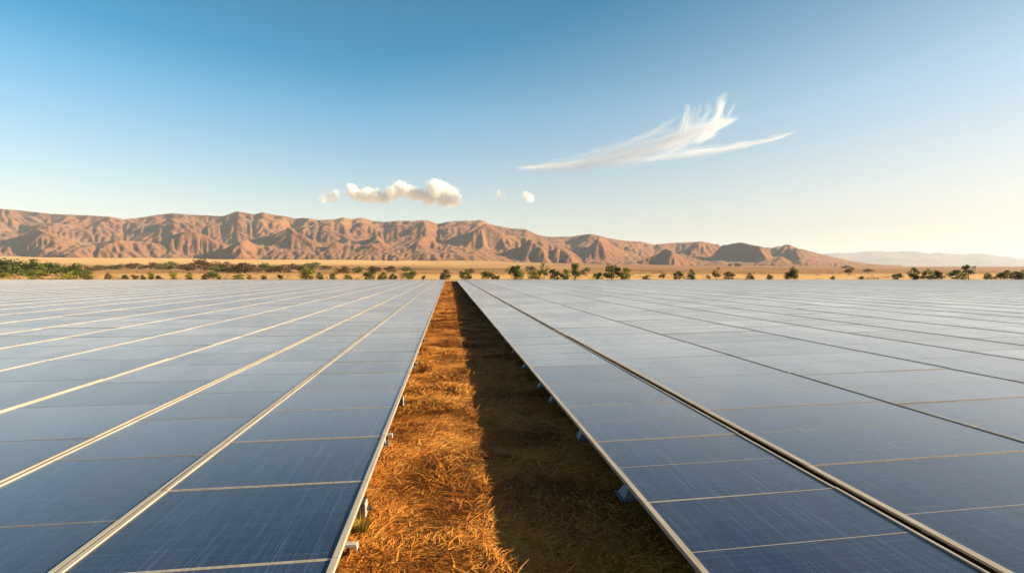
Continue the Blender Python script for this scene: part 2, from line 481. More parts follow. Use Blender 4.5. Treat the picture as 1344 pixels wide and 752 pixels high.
# ------------------------------------------------------------------ haze
hz, n = new_mat('haze')
n.n.remove(n.bsdf)
pv = n.node('ShaderNodeVolumePrincipled')
pv.inputs['Color'].default_value = (.62, .78, 1.0, 1)
pv.inputs['Density'].default_value = 4.3e-5
pv.inputs['Anisotropy'].default_value = 0.0
n.t.links.new(pv.outputs[0], n.out.inputs['Volume'])
mb = MB(); mb.box(-31500, 31500, -1200, 20000, -2.5, 900)
# ground must lie inside: the sheet's lowest point is z = 0 near the plant
ho = link('haze', mb.mesh('haze', [hz]))
tag(ho, 'thin pale haze over the plain and mountains', kind='stuff')

# ------------------------------------------------------------------ solar field
# lines between rows, as X in units of the eye height over the panels
LEFT = [-.389, -1.31, -2.12, -3.2, -4.5, -5.8, -7.1, -8.6, -10.2]
while LEFT[-1] > -62: LEFT.append(LEFT[-1] - 1.45 - .1 * random.random())
RIGHT = [.836, 1.80, 3.33, 5.08, 6.40, 7.65, 9.1, 10.75, 12.2, 13.5]
while RIGHT[-1] < 78: RIGHT.append(RIGHT[-1] + 1.45 + .15 * random.random())
KX = H * CY
LEFT = [v * KX for v in LEFT]; RIGHT = [v * KX for v in RIGHT]
ZC_END = 118.0
def row_end(x): return (ZC_END - x * SY) / CY
def px_of(X, Y, Z):
    zc = Y * CY + X * SY
    return 672 + F * (X * CY - Y * SY) / zc, 356 + F * (EYE_Z - Z) / zc

ORD = ['first', 'second', 'third', 'fourth', 'fifth', 'sixth', 'seventh', 'eighth', 'ninth', 'tenth', 'eleventh', 'twelfth', 'thirteenth', 'fourteenth',
       'fifteenth', 'sixteenth', 'seventeenth', 'eighteenth', 'nineteenth']
TENS = {2: 'twent', 3: 'thirt', 4: 'fort', 5: 'fift', 6: 'sixt'}
def ordinal(i):
    if i <= 19: return ORD[i - 1]
    t, u = divmod(i, 10)
    return TENS[t] + 'ieth' if u == 0 else TENS[t] + 'y-' + ORD[u - 1]

RAIL = .009      # the long edge rails stand this proud of the glass
mesh_cache = {}
def panel_meshes(w, L, fl, fr, fy, seam, joined, dep=.032):
    key = (round(w, 3), round(L, 3), fl, fr, fy, seam, joined, dep)
    if key in mesh_cache: return mesh_cache[key]
    a, b = w / 2, L / 2
    g = MB()
    gb = b - fy
    g.box(-a + fl, a - fr, -gb, gb, -.010, -.004, 0)
    f = g if joined else MB()
    k = 1 if joined else 0
    f.box(-a, -a + fl, -b, b, -dep, RAIL, k); f.box(a - fr, a, -b, b, -dep, RAIL, k)
    f.box(-a + fl, a - fr, -b, -b + fy, -min(.03, dep - .002), -.001, k); f.box(-a + fl, a - fr, b - fy, b, -min(.03, dep - .002), -.001, k)
    if seam: g.box(-a + fl + .003, a - fr - .003, -.004, .004, -.004, -.0025, 1 if joined else 0) if joined else f.box(-a + fl, a - fr, -.003, .003, -.011, -.002, k)
    if joined: r = (g.mesh('solar_panel', [glass, alu]), None)
    else: r = (g.mesh('solar_panel', [glass]), f.mesh('frame', [alu]))
    mesh_cache[key] = r
    return r

# per-row styles counted outward from the aisle: (pitch, first seam, half frame of the seams, mid seam)
STYLE_L = {1: (1.30, 4.82, .012, False), 2: (1.45, 4.3, .0025, False), 3: (1.6, 4.9, .002, False)}
STYLE_R = {1: (1.53, 4.05, .008, True), 2: (2.07, 4.62, .006, True), 3: (2.1, 8.75, .006, True)}
EDGE = {}   # half gap either side of a line and frame width
GAP_L = [.0, .010, .026, .012]; GAP_R = [.0, .075, .040, .03]
FR_L = [.042, .036, .030, .024]; FR_R = [.045, .060, .045, .032]     # rail on the aisle side of row 1, 2 ...
FO_L = [.0, .038, .030, .024]; FO_R = [.0, .022, .024, .024]             # rail on the outer side
def pick(lst, i): return lst[i] if i < len(lst) else (.008 if lst in (GAP_L, GAP_R) else .020)

legs_mesh = {}
def pedestal_leg(right):
    if right in legs_mesh: return legs_mesh[right]
    p = MB(); p.tube((0, 0, .0), (0, 0, TOP_Z - .12), .035, .035, 10)
    ft = MB()
    if right:
        ft.box(-.17, .17, -.13, .13, -.005, .018)
        ft.frustum(-.14, .14, -.10, .10, .018, -.045, .045, -.045, .045, .16)
    else:
        ft.box(-.11, .11, -.12, .12, -.005, .015)
        ft.frustum(-.06, .06, -.06, .06, .015, -.045, .045, -.045, .045, .10)
    legs_mesh[right] = (p.mesh('leg', [steel]), ft.mesh('foot', [bluepaint if right else steel]))
    return legs_mesh[right]
jb = MB(); jb.box(-.055, .055, -.075, .075, .0, .15, 0); jb.box(.056, .068, -.07, .05, .01, .145, 1); jb.tube((.02, .0, .15), (.02, 0, .19), .016, .016, 8, 0)
jb_mesh = jb.mesh('junction_box', [darkbox, whitepaint])
br = MB(); br.box(-.02, .085, -.03, .03, -.012, .012, 0); br.box(.0, .02, -.025, .025, -.14, -.012, 1); br.box(.075, .087, -.03, .03, -.045, -.012, 0)
br_mesh = br.mesh('bracket', [whitepaint, darkbox])
capm = MB(); capm.tube((0, 0, 0), (.05, 0, 0), .022, .022, 10)
cap_mesh = capm.mesh('cable_gland', [darkbox])

def build_row(i, side, xa, xb, nrows):
    """row between world X xa (aisle side) and xb (outer side)"""
    x0, x1 = min(xa, xb), max(xa, xb)
    GP, FR, FO, ST = (GAP_R, FR_R, FO_R, STYLE_R) if side > 0 else (GAP_L, FR_L, FO_L, STYLE_L)
    ga, gb = pick(GP, i - 1), pick(GP, i)
    if side > 0: x0 += ga; x1 -= gb
    else: x0 += gb; x1 -= ga
    w = x1 - x0; xc = (x0 + x1) / 2
    tilt = R(.8) if side > 0 else (R(-.35) if i > 3 else 0)
    pitch, first, fy, seam = ST.get(i, (1.9 + .35 * ((i * 7) % 5) / 4, 4.0 + (i * 1.37) % 1.9, .003 if side > 0 else .0018, side > 0 and i % 3 == 0))
    fin, fout = pick(FR, i - 1), pick(FO, i)
    fl, fr = (fin, fout) if side > 0 else (fout, fin)
    zo = TOP_Z + abs(math.tan(tilt)) * w / 2
    root = link('solar_panel_row', None, None, (xc, 0, 0))
    end = row_end(xc)
    # where the row enters the picture (with a margin)
    y_in = 1.2
    for yy in np.arange(1.2, end, .5):
        p, q = px_of(x1 if side < 0 else x0, yy, TOP_Z)
        if q < 830 and -170 < p < 1514: y_in = yy; break
    else:
        y_in = end - 4
    k0 = math.floor((y_in - first) / pitch)
    y0 = first + k0 * pitch
    zc_far = 52.0
    y = y0; j = 0
    y_far = (zc_far - xc * SY) / CY
    L = pitch - .004
    while y + pitch < min(y_far, end):
        near = y < 22 and abs(xc) < 24
        ms = panel_meshes(w, L, fl, fr, fy, seam, not near, .014 if side > 0 and i > 1 else .032)
        o = link('solar_panel', ms[0], root, (0, y + pitch / 2, zo + RS.normal(0, .0012)), (RS.normal(0, R(.12)), -tilt + RS.normal(0, R(.1)), 0))
        if ms[1]: link('frame', ms[1], o)
        y += pitch; j += 1
        if j >= 60: break
    # beyond the distance where single panels show: the rest of the row in one mesh
    if end - y > pitch:
        m = MB()
        nn = int((end - y) / pitch); pl = (end - y) / nn
        a = w / 2
        for q in range(nn):
            ya, yb = y + q * pl + .002, y + (q + 1) * pl - .002
            dz = 0
            m.box(-a + fl, a - fr, ya + fy, yb - fy, -.014 + dz, -.004 + dz, 0)
            m.box(-a + fl, a - fr, ya, ya + fy, -.03 + dz, dz, 1); m.box(-a + fl, a - fr, yb - fy, yb, -.03 + dz, dz, 1)
        m.box(-a, -a + fl, y, end, -.032, RAIL, 1); m.box(a - fr, a, y, end, -.032, RAIL, 1)
        o = link('solar_panels', m.mesh('solar_panels', [glass, alu]), root, (0, 0, zo), (0, -tilt, 0))
        tag(o, kind='stuff')
    # rack under the panels
    m = MB()
    zt = zo - .037
    dz = math.tan(tilt)
    for fxx in (-.36, .36):
        xx = fxx * w; zz = zt + xx * dz - .004
        m.box(xx - .025, xx + .025, y0 - .1, end - .1, zz - .07, zz)
    rail_z = zt - .36 * w * abs(dz) - .076
    yy = y0 + 1.0
    step = 4.0
    while yy < end:
        m.box(-.42 * w, .42 * w, yy - .03, yy + .03, rail_z - .05, rail_z)
        if i > 1:
            m.box(-.05, .05, yy - .04, yy + .04, -.01, rail_z - .051)
        yy += step
    link('rack', m.mesh('rack', [steel]), root)
    if i == 1:
        lm, fm = pedestal_leg(side > 0)
        if side > 0:
            spots = [5.02, 6.85, 8.85, 10.0, 12.1, 14.3, 16.4, 18.6, 21, 23.5, 26, 29, 32, 36, 40, 44, 48]
            lx = 1.95
        else:
            spots = [4.98, 6.95, 9.1, 12.4, 14.6, 17, 20, 23, 26, 30, 34, 38, 42, 46]
            lx = -.93
        for s_ in spots:
            o = link('leg', lm, root, (lx - xc, s_, 0)); link('foot', fm, o)
        for s_ in np.arange(3.0, end, 4.0):
            o = link('leg', lm, root, ((xb + .45 * (-side)) - xc, s_, 0)); link('foot', fm, o)
        if side < 0:
            for s_ in (4.98, 9.0, 17.0):
                o = link('junction_box', jb_mesh, root, (-.875 - xc, s_ - .05, .012))
                link('cable_gland', cap_mesh, o, (.066, .02, .06))
            for s_ in (4.25, 6.9, 12.3):
                link('bracket', br_mesh, root, (-.86 - xc, s_, .16 if s_ > 5 else .10))
    sd = 'right' if side > 0 else 'left'
    if i == 1: lab = f'long row of navy solar panels bordering the {"shaded" if side > 0 else "sunlit"} {sd} side of the straw aisle'
    else: lab = f'{ordinal(i)} long row of blue solar panels {sd} of the straw aisle, counted outward'
    tag(root, lab, 'solar panels', f'rows of solar panels {sd} of the straw aisle')

for i in range(1, len(LEFT)): build_row(i, -1, LEFT[i - 1], LEFT[i], len(LEFT))
for i in range(1, len(RIGHT)): build_row(i, 1, RIGHT[i - 1], RIGHT[i], len(RIGHT))

# ------------------------------------------------------------------ dry grass in the aisle
def grass():
    bands = [(2.6, 9, 76000, 1.0), (9, 20, 52000, 1.25), (20, 50, 52000, 2.0), (50, 117, 46000, 3.4)]
    VV = []; TT = []
    for (ya, yb, N, sc_) in bands:
        u = RS.rand(N)
        if ya > 40: Y = ya * (yb / ya) ** u
        else: Y = ya + (yb - ya) * u
        X = -1.25 + 3.55 * RS.rand(N)
        fl = fbm(X * .8 + 40, Y * .8, 3, 200)                       # swirl of the matted straw
        az = fl * 14 + RS.normal(0, 1.15, N)
        cl = fbm(X * 2.6, Y * 2.6, 3, 210)                          # clumps
        lift = np.clip((cl - .43) * 3.2, 0, 1) * .62
        Ln = (.07 + .15 * RS.rand(N) ** 1.4) * (1 + .3 * lift) * sc_ ** .5
        el = R(2) + RS.rand(N) ** 1.8 * (R(10) + lift * R(30))
        wd = (.0026 + .0030 * RS.rand(N)) * sc_
        z0 = -.004 + .035 * RS.rand(N) * lift + .012 * RS.rand(N)
        bend = R(25) + R(60) * RS.rand(N)
        az2 = RS.normal(0, .5, N)
        px_, py_, pz_ = X.copy(), Y.copy(), z0.copy()
        V = np.zeros((N, 4, 2, 3), dtype=np.float32)
        for k in range(4):
            t = k / 3
            a = az + az2 * t
            sx, sy = -np.sin(a), np.cos(a)
            ww = wd * (1 - .8 * t ** 1.5)
            V[:, k, 0] = np.stack([px_ - sx * ww, py_ - sy * ww, pz_], 1)
            V[:, k, 1] = np.stack([px_ + sx * ww, py_ + sy * ww, pz_ + ww * .6], 1)
            e = el - bend * t * (.3 + .7 * (el / R(60)))
            st = Ln / 3
            px_ = px_ + np.cos(a) * np.cos(e) * st; py_ = py_ + np.sin(a) * np.cos(e) * st
            pz_ = np.maximum(pz_ + np.sin(e) * st, .004 + .006 * RS.rand(N))
        VV.append(V)
        tone = np.clip(-.04 + 1.04 * RS.rand(N) ** 1.45 + .3 * (fbm(X * 1.3, Y * 1.3, 3, 230) - .5) * 2, 0, 1)
        TT.append(tone)
    V = np.concatenate(VV); T = np.concatenate(TT); N = len(V)
    b = np.arange(N)[:, None] * 8
    q = np.array([[0, 1, 3, 2], [2, 3, 5, 4], [4, 5, 7, 6]])
    Fq = (b[:, :, None] + q[None]).reshape(-1, 4)
    me = mesh_np('dry_grass', V.reshape(-1, 3), Fq, [straw])
    at = me.attributes.new('tone', 'FLOAT', 'POINT')
    at.data.foreach_set('value', np.repeat(T, 8).astype(np.float32))
    return me
tag(link('dry_grass', grass()), 'matted golden straw covering the aisle between the panels', kind='stuff')

leafG = leaf_mat('tuft_green', (.06, .06, .01), (.20, .17, .025), (.42, .33, .06))
def tuft_mesh():
    N = 130; V = []; T = []
    for i in range(N):
        a = random.random() * 6.28; r = random.random() * .05; L = .10 + .12 * random.random(); lean = .15 + .75 * random.random()
        x, y, z = r * math.cos(a), r * math.sin(a), -.005; w = .0035
        for k in range(4):
            t = k / 3; ww = w * (1 - .85 * t)
            V += [(x - math.sin(a) * ww, y + math.cos(a) * ww, z), (x + math.sin(a) * ww, y - math.cos(a) * ww, z)]
            e = lean * (1 + t) * .8
            x += math.cos(a) * math.sin(e) * L / 3; y += math.sin(a) * math.sin(e) * L / 3; z += math.cos(e) * L / 3
        T += [random.random()] * 8
    b = np.arange(N)[:, None] * 8
    q = np.array([[0, 1, 3, 2], [2, 3, 5, 4], [4, 5, 7, 6]])
    me = mesh_np('grass_tuft', V, (b[:, :, None] + q[None]).reshape(-1, 4), [leafG])
    at = me.attributes.new('tone', 'FLOAT', 'POINT'); at.data.foreach_set('value', np.array(T, dtype=np.float32))
    return me
tag(link('grass_tuft', tuft_mesh(), None, (-.80, 4.62, .005)), 'yellow green grass tuft growing at the edge of the left panel row', 'grass tuft')

# ------------------------------------------------------------------ trees and bushes of the plain
def crown_mesh(kind, seed):
    """leaf sized faces in uneven clumps; unit size: about 1 wide, 1 high"""
    r = np.random.RandomState(seed)
    P = []; T = []
    if kind == 'bush': ncl, per, zlo, spread = 20, 85, .10, .42
    elif kind == 'round': ncl, per, zlo, spread = 20, 95, .18, .38
    elif kind == 'sparse': ncl, per, zlo, spread = 13, 60, .25, .38
    else: ncl, per, zlo, spread = 22, 70, .10, .45          # wide scrub
    for c in range(ncl):
        a = r.rand() * 6.28; q = spread * math.sqrt(r.rand())
        cz = zlo + (.86 - zlo) * r.rand() * (1 - .45 * (q / spread) ** 2)
        cr = (.11 + .12 * r.rand()) * (.75 if kind == 'sparse' else 1)
        cx, cy = q * math.cos(a), q * math.sin(a)
        tone = r.rand()
        d = r.normal(size=(per, 3)); d /= np.linalg.norm(d, axis=1)[:, None]
        rad = cr * (.55 + .6 * r.rand(per))[:, None]
        p = d * rad * np.array([1.15, 1.15, .85]) + np.array([cx, cy, cz])
        P.append(p); T.append(np.clip(tone * .6 + .4 * r.rand(per), 0, 1))
    P = np.concatenate(P); T = np.concatenate(T); P[:, 2] = P[:, 2].clip(.02, 1.05)
    N = len(P)
    u = r.normal(size=(N, 3)); u /= np.linalg.norm(u, axis=1)[:, None]
    v = np.cross(u, r.normal(size=(N, 3))); v /= np.linalg.norm(v, axis=1)[:, None]
    s = (.022 + .030 * r.rand(N))[:, None] * (1.0)
    V = np.stack([P - u * s, P - v * s * .6, P + u * s, P + v * s * .6], 1).reshape(-1, 3)
    Fq = np.arange(N * 4).reshape(N, 4)
    return V, Fq, np.repeat(T, 4)

CROWN = {}
def crown(kind, var, mat):
    key = (kind, var, mat.name)
    if key not in CROWN:
        V, Fq, T = crown_mesh(kind, 300 + var * 17 + len(kind))
        me = mesh_np('crown', V, Fq, [mat])
        at = me.attributes.new('tone', 'FLOAT', 'POINT'); at.data.foreach_set('value', T.astype(np.float32))
        CROWN[key] = me
    return CROWN[key]
TRUNK = {}
def trunk(kind, var):
    key = (kind, var)
    if key not in TRUNK:
        r = random.Random(var * 5 + len(kind)); m = MB()
        hb = .5 if kind in ('round', 'sparse') else .25
        tw = .035
        m.tube((0, 0, -.04), (.015, .01, hb * .6), tw, tw * .7)
        for k in range(6):
            a = k * 1.05 + r.random() * .6
            e = (.24 * math.cos(a), .24 * math.sin(a), hb * .6 + .25 + .2 * r.random())
            m.tube((.015, .01, hb * .5), e, tw * .5, tw * .16, 6)
        TRUNK[key] = m.mesh('trunk', [bark])
    return TRUNK[key]

A, B, C = leafA, leafB, leafC
# pixel x, base y, width, height, form, leaf, label
W = 'bush'; RD = 'round'; SP = 'sparse'; SB = 'scrub'
plants = [
 (16, 362, 46, 20, SB, A, 'large dark green thicket at the left edge of the plain'),
 (42, 363, 30, 18, W, A, 'dark bushy tree joining the large thicket at the left edge'),
 (4, 366, 14, 8, W, B, 'low yellowish bush at the very left edge in front of the thicket'),
 (50, 367, 17, 11, W, B, 'small green bush at the right foot of the large left thicket'),
 (74, 361, 32, 14, SB, A, 'broad dark thicket second from the left edge'),
 (97, 362, 26, 13, W, A, 'rounded green bush at the right end of the second thicket'),
 (88, 367, 18, 9, W, B, 'low yellow green bush in front of the second thicket'),
 (105, 366, 17, 11, W, A, 'small dense bush just right of the second thicket'),
 (117, 367, 11, 9, W, B, 'yellow green bush ending the left thickets'),
 (142, 367, 7, 7, W, C, 'tiny brownish bush alone on pale sand right of the thickets'),
 (164, 367, 7, 6, W, A, 'tiny dark bush, second of the small ones on pale sand'),
 (177, 367, 8, 5, W, C, 'flat brownish bush, third of the small ones on pale sand'),
 (187, 367, 6, 4, W, A, 'very small low bush between the brownish bush and a taller one'),
 (198, 367, 8, 8, W, A, 'upright dark bush right of a very small low one'),
 (208, 367, 7, 5, W, C, 'low brown bush left of a yellow green one'),
 (227, 367, 10, 10, W, B, 'yellow green bush standing clear on the sand, left of the long scrub band'),
 (248, 367, 8, 7, W, B, 'small yellow green bush below the start of the long scrub band'),
 (268, 367, 6, 5, W, C, 'tiny brown bush below the scrub band'),
 (280, 367, 15, 11, W, A, 'leafy green bush below the highest part of the scrub band'),
 (313, 367, 12, 6, W, B, 'low bush below the right half of the scrub band'),
 (327, 367, 5, 4, W, C, 'tiny low brown shrub right of the low bush under the scrub'),
 (346, 367, 8, 4, W, C, 'low brown shrub left of the big green bush'),
 (368, 367, 6, 6, W, A, 'small dark shrub left of the big green bush'),
 (402, 367, 26, 16, W, B, 'biggest yellow green bush left of the aisle, with a pointed top'),
 (419, 367, 9, 7, W, A, 'small dark bush touching the big pointed bush'),
 (437, 367, 9, 7, W, A, 'small bush alone right of the big pointed bush'),
 (457, 367, 9, 7, W, B, 'rounded yellow green bush, midway between two larger bushes'),
 (485, 367, 18, 10, W, A, 'wide dark green bush with smaller ones on its right'),
 (503, 367, 12, 7, W, B, 'low bush between the wide dark bush and a small dark one'),
 (516, 367, 10, 6, W, A, 'small dark bush left of the round bush beside the aisle'),
 (537, 367, 20, 11, W, A, 'round bush with olive leaves, next left of the aisle end'),
 (556, 367, 5, 4, W, C, 'tiny shrub left of the end of the aisle'),
 (585, 367, 13, 10, W, A, 'rounded bush standing at the far end of the aisle'),
 (611, 367, 14, 10, W, A, 'dark bush just right of the far end of the aisle'),
 (641, 367, 17, 12, W, B, 'ragged light green bush left of the tall dark round tree'),
 (653, 367, 6, 4, W, A, 'tiny low bush at the foot of the ragged light green bush'),
 (676, 367, 21, 18, RD, A, 'dark round topped tree right of the aisle'),
 (702, 367, 17, 11, W, B, 'yellow green bush right of the dark round topped tree'),
 (714, 366, 14, 18, SP, A, 'tall loose tree rising behind a yellow green bush'),
 (728, 367, 16, 12, W, A, 'dense green bush left of the middle of a clump'),
 (742, 367, 14, 10, W, B, 'low green bush in the middle of a clump'),
 (755, 366, 13, 18, RD, A, 'upright dark tree ending the clump on its right'),
 (784, 367, 12, 9, W, B, 'pale yellow green bush left of the dark double tree'),
 (803, 367, 21, 17, RD, A, 'dark leafy tree, darker of a touching pair'),
 (821, 367, 18, 12, W, B, 'lighter green bush, paler of a touching pair'),
 (848, 367, 11, 4, W, C, 'flat brown shrub right of the touching pair'),
 (869, 367, 11, 9, SP, C, 'thin brownish bush with see-through branches'),
 (890, 367, 10, 10, W, A, 'compact dark bush below the small dark hill'),
 (907, 367, 9, 10, W, A, 'narrow green bush right of the compact dark one'),
 (930, 367, 6, 5, SP, C, 'tiny brown shrub left of a thin branching tree'),
 (940, 367, 14, 13, SP, C, 'thin branching brown tree below the conical hill'),
 (957, 367, 12, 9, W, C, 'brown green bush right of the thin branching tree'),
 (984, 367, 9, 6, W, A, 'small isolated dark bush below the right slope of the conical hill'),
 (1010, 367, 8, 5, W, C, 'small reddish brown bush left of a lone full bush'),
 (1036, 367, 11, 12, W, A, 'dark left half of the lone bush right of the hills'),
 (1043, 367, 14, 14, RD, B, 'yellow green right half of the lone bush right of the hills'),
 (1093, 367, 6, 3, W, C, 'very low brown shrub on the empty stretch'),
 (1114, 361, 14, 9, SP, C, 'bare spreading brown tree out on the empty stretch'),
 (1131, 367, 5, 4, W, C, 'tiny shrub at the right end of the empty stretch'),
 (1178, 367, 10, 7, W, B, 'low olive bush left of three dark bushes'),
 (1199, 367, 14, 12, W, A, 'dark green bush, left of a dark, a green and a reddish one'),
 (1218, 367, 15, 11, W, B, 'yellow green bush between a dark and a reddish bush'),
 (1231, 367, 11, 12, W, C, 'reddish brown bush right of a yellow green one'),
 (1257, 367, 17, 11, W, B, 'broad yellow bush at the foot of the tall thin tree'),
 (1271, 367, 14, 20, SP, A, 'tall thin tree with open crown near the right edge'),
 (1296, 367, 9, 7, W, A, 'small dark bush right of the tall thin tree'),
 (1313, 367, 12, 9, W, A, 'dark bush third from the right edge'),
 (1322, 366, 9, 10, W, A, 'dark bush touching a reddish one near the right edge'),
 (1333, 367, 12, 8, W, C, 'reddish bush second from the right edge'),
 (1341, 367, 10, 10, W, A, 'dark green bush cut by the right edge'),
]
SCALE_FIX = 1.12
def plant(px, by, w, h, form, mat, lab, cat, grp, var):
    X, Y, Zg, t = ground_hit(px, by)
    m_per_px = t / F
    o = link('tree' if form in (RD, SP) else 'bush', None, None, (X, Y, Zg), (0, 0, random.random() * 6.28))
    W_, H_ = w * m_per_px * SCALE_FIX, (h + 1.0) * m_per_px * 1.28
    for nm, me in (('crown', crown(form, var % 4, mat)), ('trunk', trunk(form, var % 3))):
        c = link(nm, me, o); c.scale = (W_, W_ * (.8 + .3 * random.random()), H_)
    tag(o, lab, cat, grp)
for i, (px, by, w, h, form, mat, lab) in enumerate(plants):
    plant(px, by, w, h, form, mat, lab, 'tree' if form in (RD, SP) else 'bush', 'bushes and trees along the far edge of the panels', i)
def low_scrub():
    r = np.random.RandomState(51)
    N = 1500
    Y = 132 * (420 / 132) ** (r.rand(N) ** 1.3); S = -1.15 + 2.7 * r.rand(N)
    keep = fbm(S * 14 + 20, np.log(Y) * 5, 3, 400) > .46
    Y, S = Y[keep], S[keep]; X = S * Y; N = len(X); K = 26
    Zg = terrain(X, Y)
    hgt = .25 + .8 * r.rand(N) ** 2; wid = .5 + 1.6 * r.rand(N) ** 1.5
    d = r.normal(size=(N, K, 3)) * np.stack([wid * .45, wid * .45, hgt * .3], 1)[:, None, :]
    P = np.stack([X, Y, Zg + hgt * .45], 1)[:, None, :] + d
    P[:, :, 2] = np.maximum(P[:, :, 2], Zg[:, None] + .02)
    P = P.reshape(-1, 3); n_ = len(P)
    u = r.normal(size=(n_, 3)); u /= np.linalg.norm(u, axis=1)[:, None]
    v = np.cross(u, r.normal(size=(n_, 3))); v /= np.linalg.norm(v, axis=1)[:, None]
    q = (.06 + .10 * r.rand(n_))[:, None]
    V = np.stack([P - u * q, P - v * q * .7, P + u * q, P + v * q * .7], 1).reshape(-1, 3)
    me = mesh_np('low_scrub', V, np.arange(n_ * 4).reshape(n_, 4), [leafC])
    at = me.attributes.new('tone', 'FLOAT', 'POINT'); at.data.foreach_set('value', np.repeat(np.clip(np.repeat(r.rand(N), K) * .6 + .4 * r.rand(n_), 0, 1), 4).astype(np.float32))
    return me
tag(link('low_scrub', low_scrub()), 'low dry scrub scattered over the sand beyond the panels', kind='stuff')
# second band of dark scrub higher on the plain
band = [(150, 354, 18, 5), (172, 353, 22, 6), (198, 353, 26, 7), (222, 354, 24, 8), (246, 356, 24, 9), (268, 355, 30, 12), (288, 357, 22, 8), (300, 358, 24, 11), (322, 359, 30, 12),
        (350, 357, 26, 9), (368, 358, 26, 9), (386, 353, 16, 5), (408, 353, 24, 7), (428, 354, 14, 4), (450, 359, 16, 8), (470, 358, 14, 6), (492, 358, 18, 7), (512, 357, 16, 6), (534, 356, 14, 5),
        (618, 359, 10, 5), (606, 361, 8, 4), (696, 356, 14, 5), (770, 357, 9, 5), (765, 361, 8, 5), (958, 350, 5, 3), (968, 350, 8, 3), (1140, 357, 12, 3), (1110, 352, 10, 2), (120, 357, 14, 5), (132, 355, 16, 5)]
used = set()
for i, (px, by, w, h) in enumerate(band):
    free = sorted((q for q in plants if q[6] not in used), key=lambda q: abs(q[0] - px))
    used.add(free[0][6])
    lab = ' '.join(('far brown scrub behind the ' if i % 3 else 'far olive scrub behind the ').split() + free[0][6].split()[:11])
    plant(px, by, w, h, SB, C if i % 3 else A, lab, 'scrub', 'far scrub on the plain', i)

# ------------------------------------------------------------------ clouds (real volumes beyond the haze)
def cloud_mat(name, dens, step):
    m = bpy.data.materials.new(name); n = NT(m); n.n.remove(n.bsdf)
    pv = n.node('ShaderNodeVolumePrincipled')
    pv.inputs['Color'].default_value = (1, 1, 1, 1); pv.inputs['Anisotropy'].default_value = 0.0
    n.t.links.new(pv.outputs[0], n.out.inputs['Volume'])
    try: m.cycles.volume_step_rate = step
    except Exception: pass
    return m, n, pv

def px_world(px, py, Y):
    u = (px - 672) / F; v = (376 - py) / F
    right = Vector((CY, -SY, 0)); up = right.cross(fwd)
    d = fwd + right * u + up * v
    d = d * (Y / d.y)
    return d.x, EYE_Z + d.z

def unit_box(name, mat):
    mb = MB(); mb.box(0, 1, 0, 1, 0, 1)
    return mb.mesh(name, [mat])

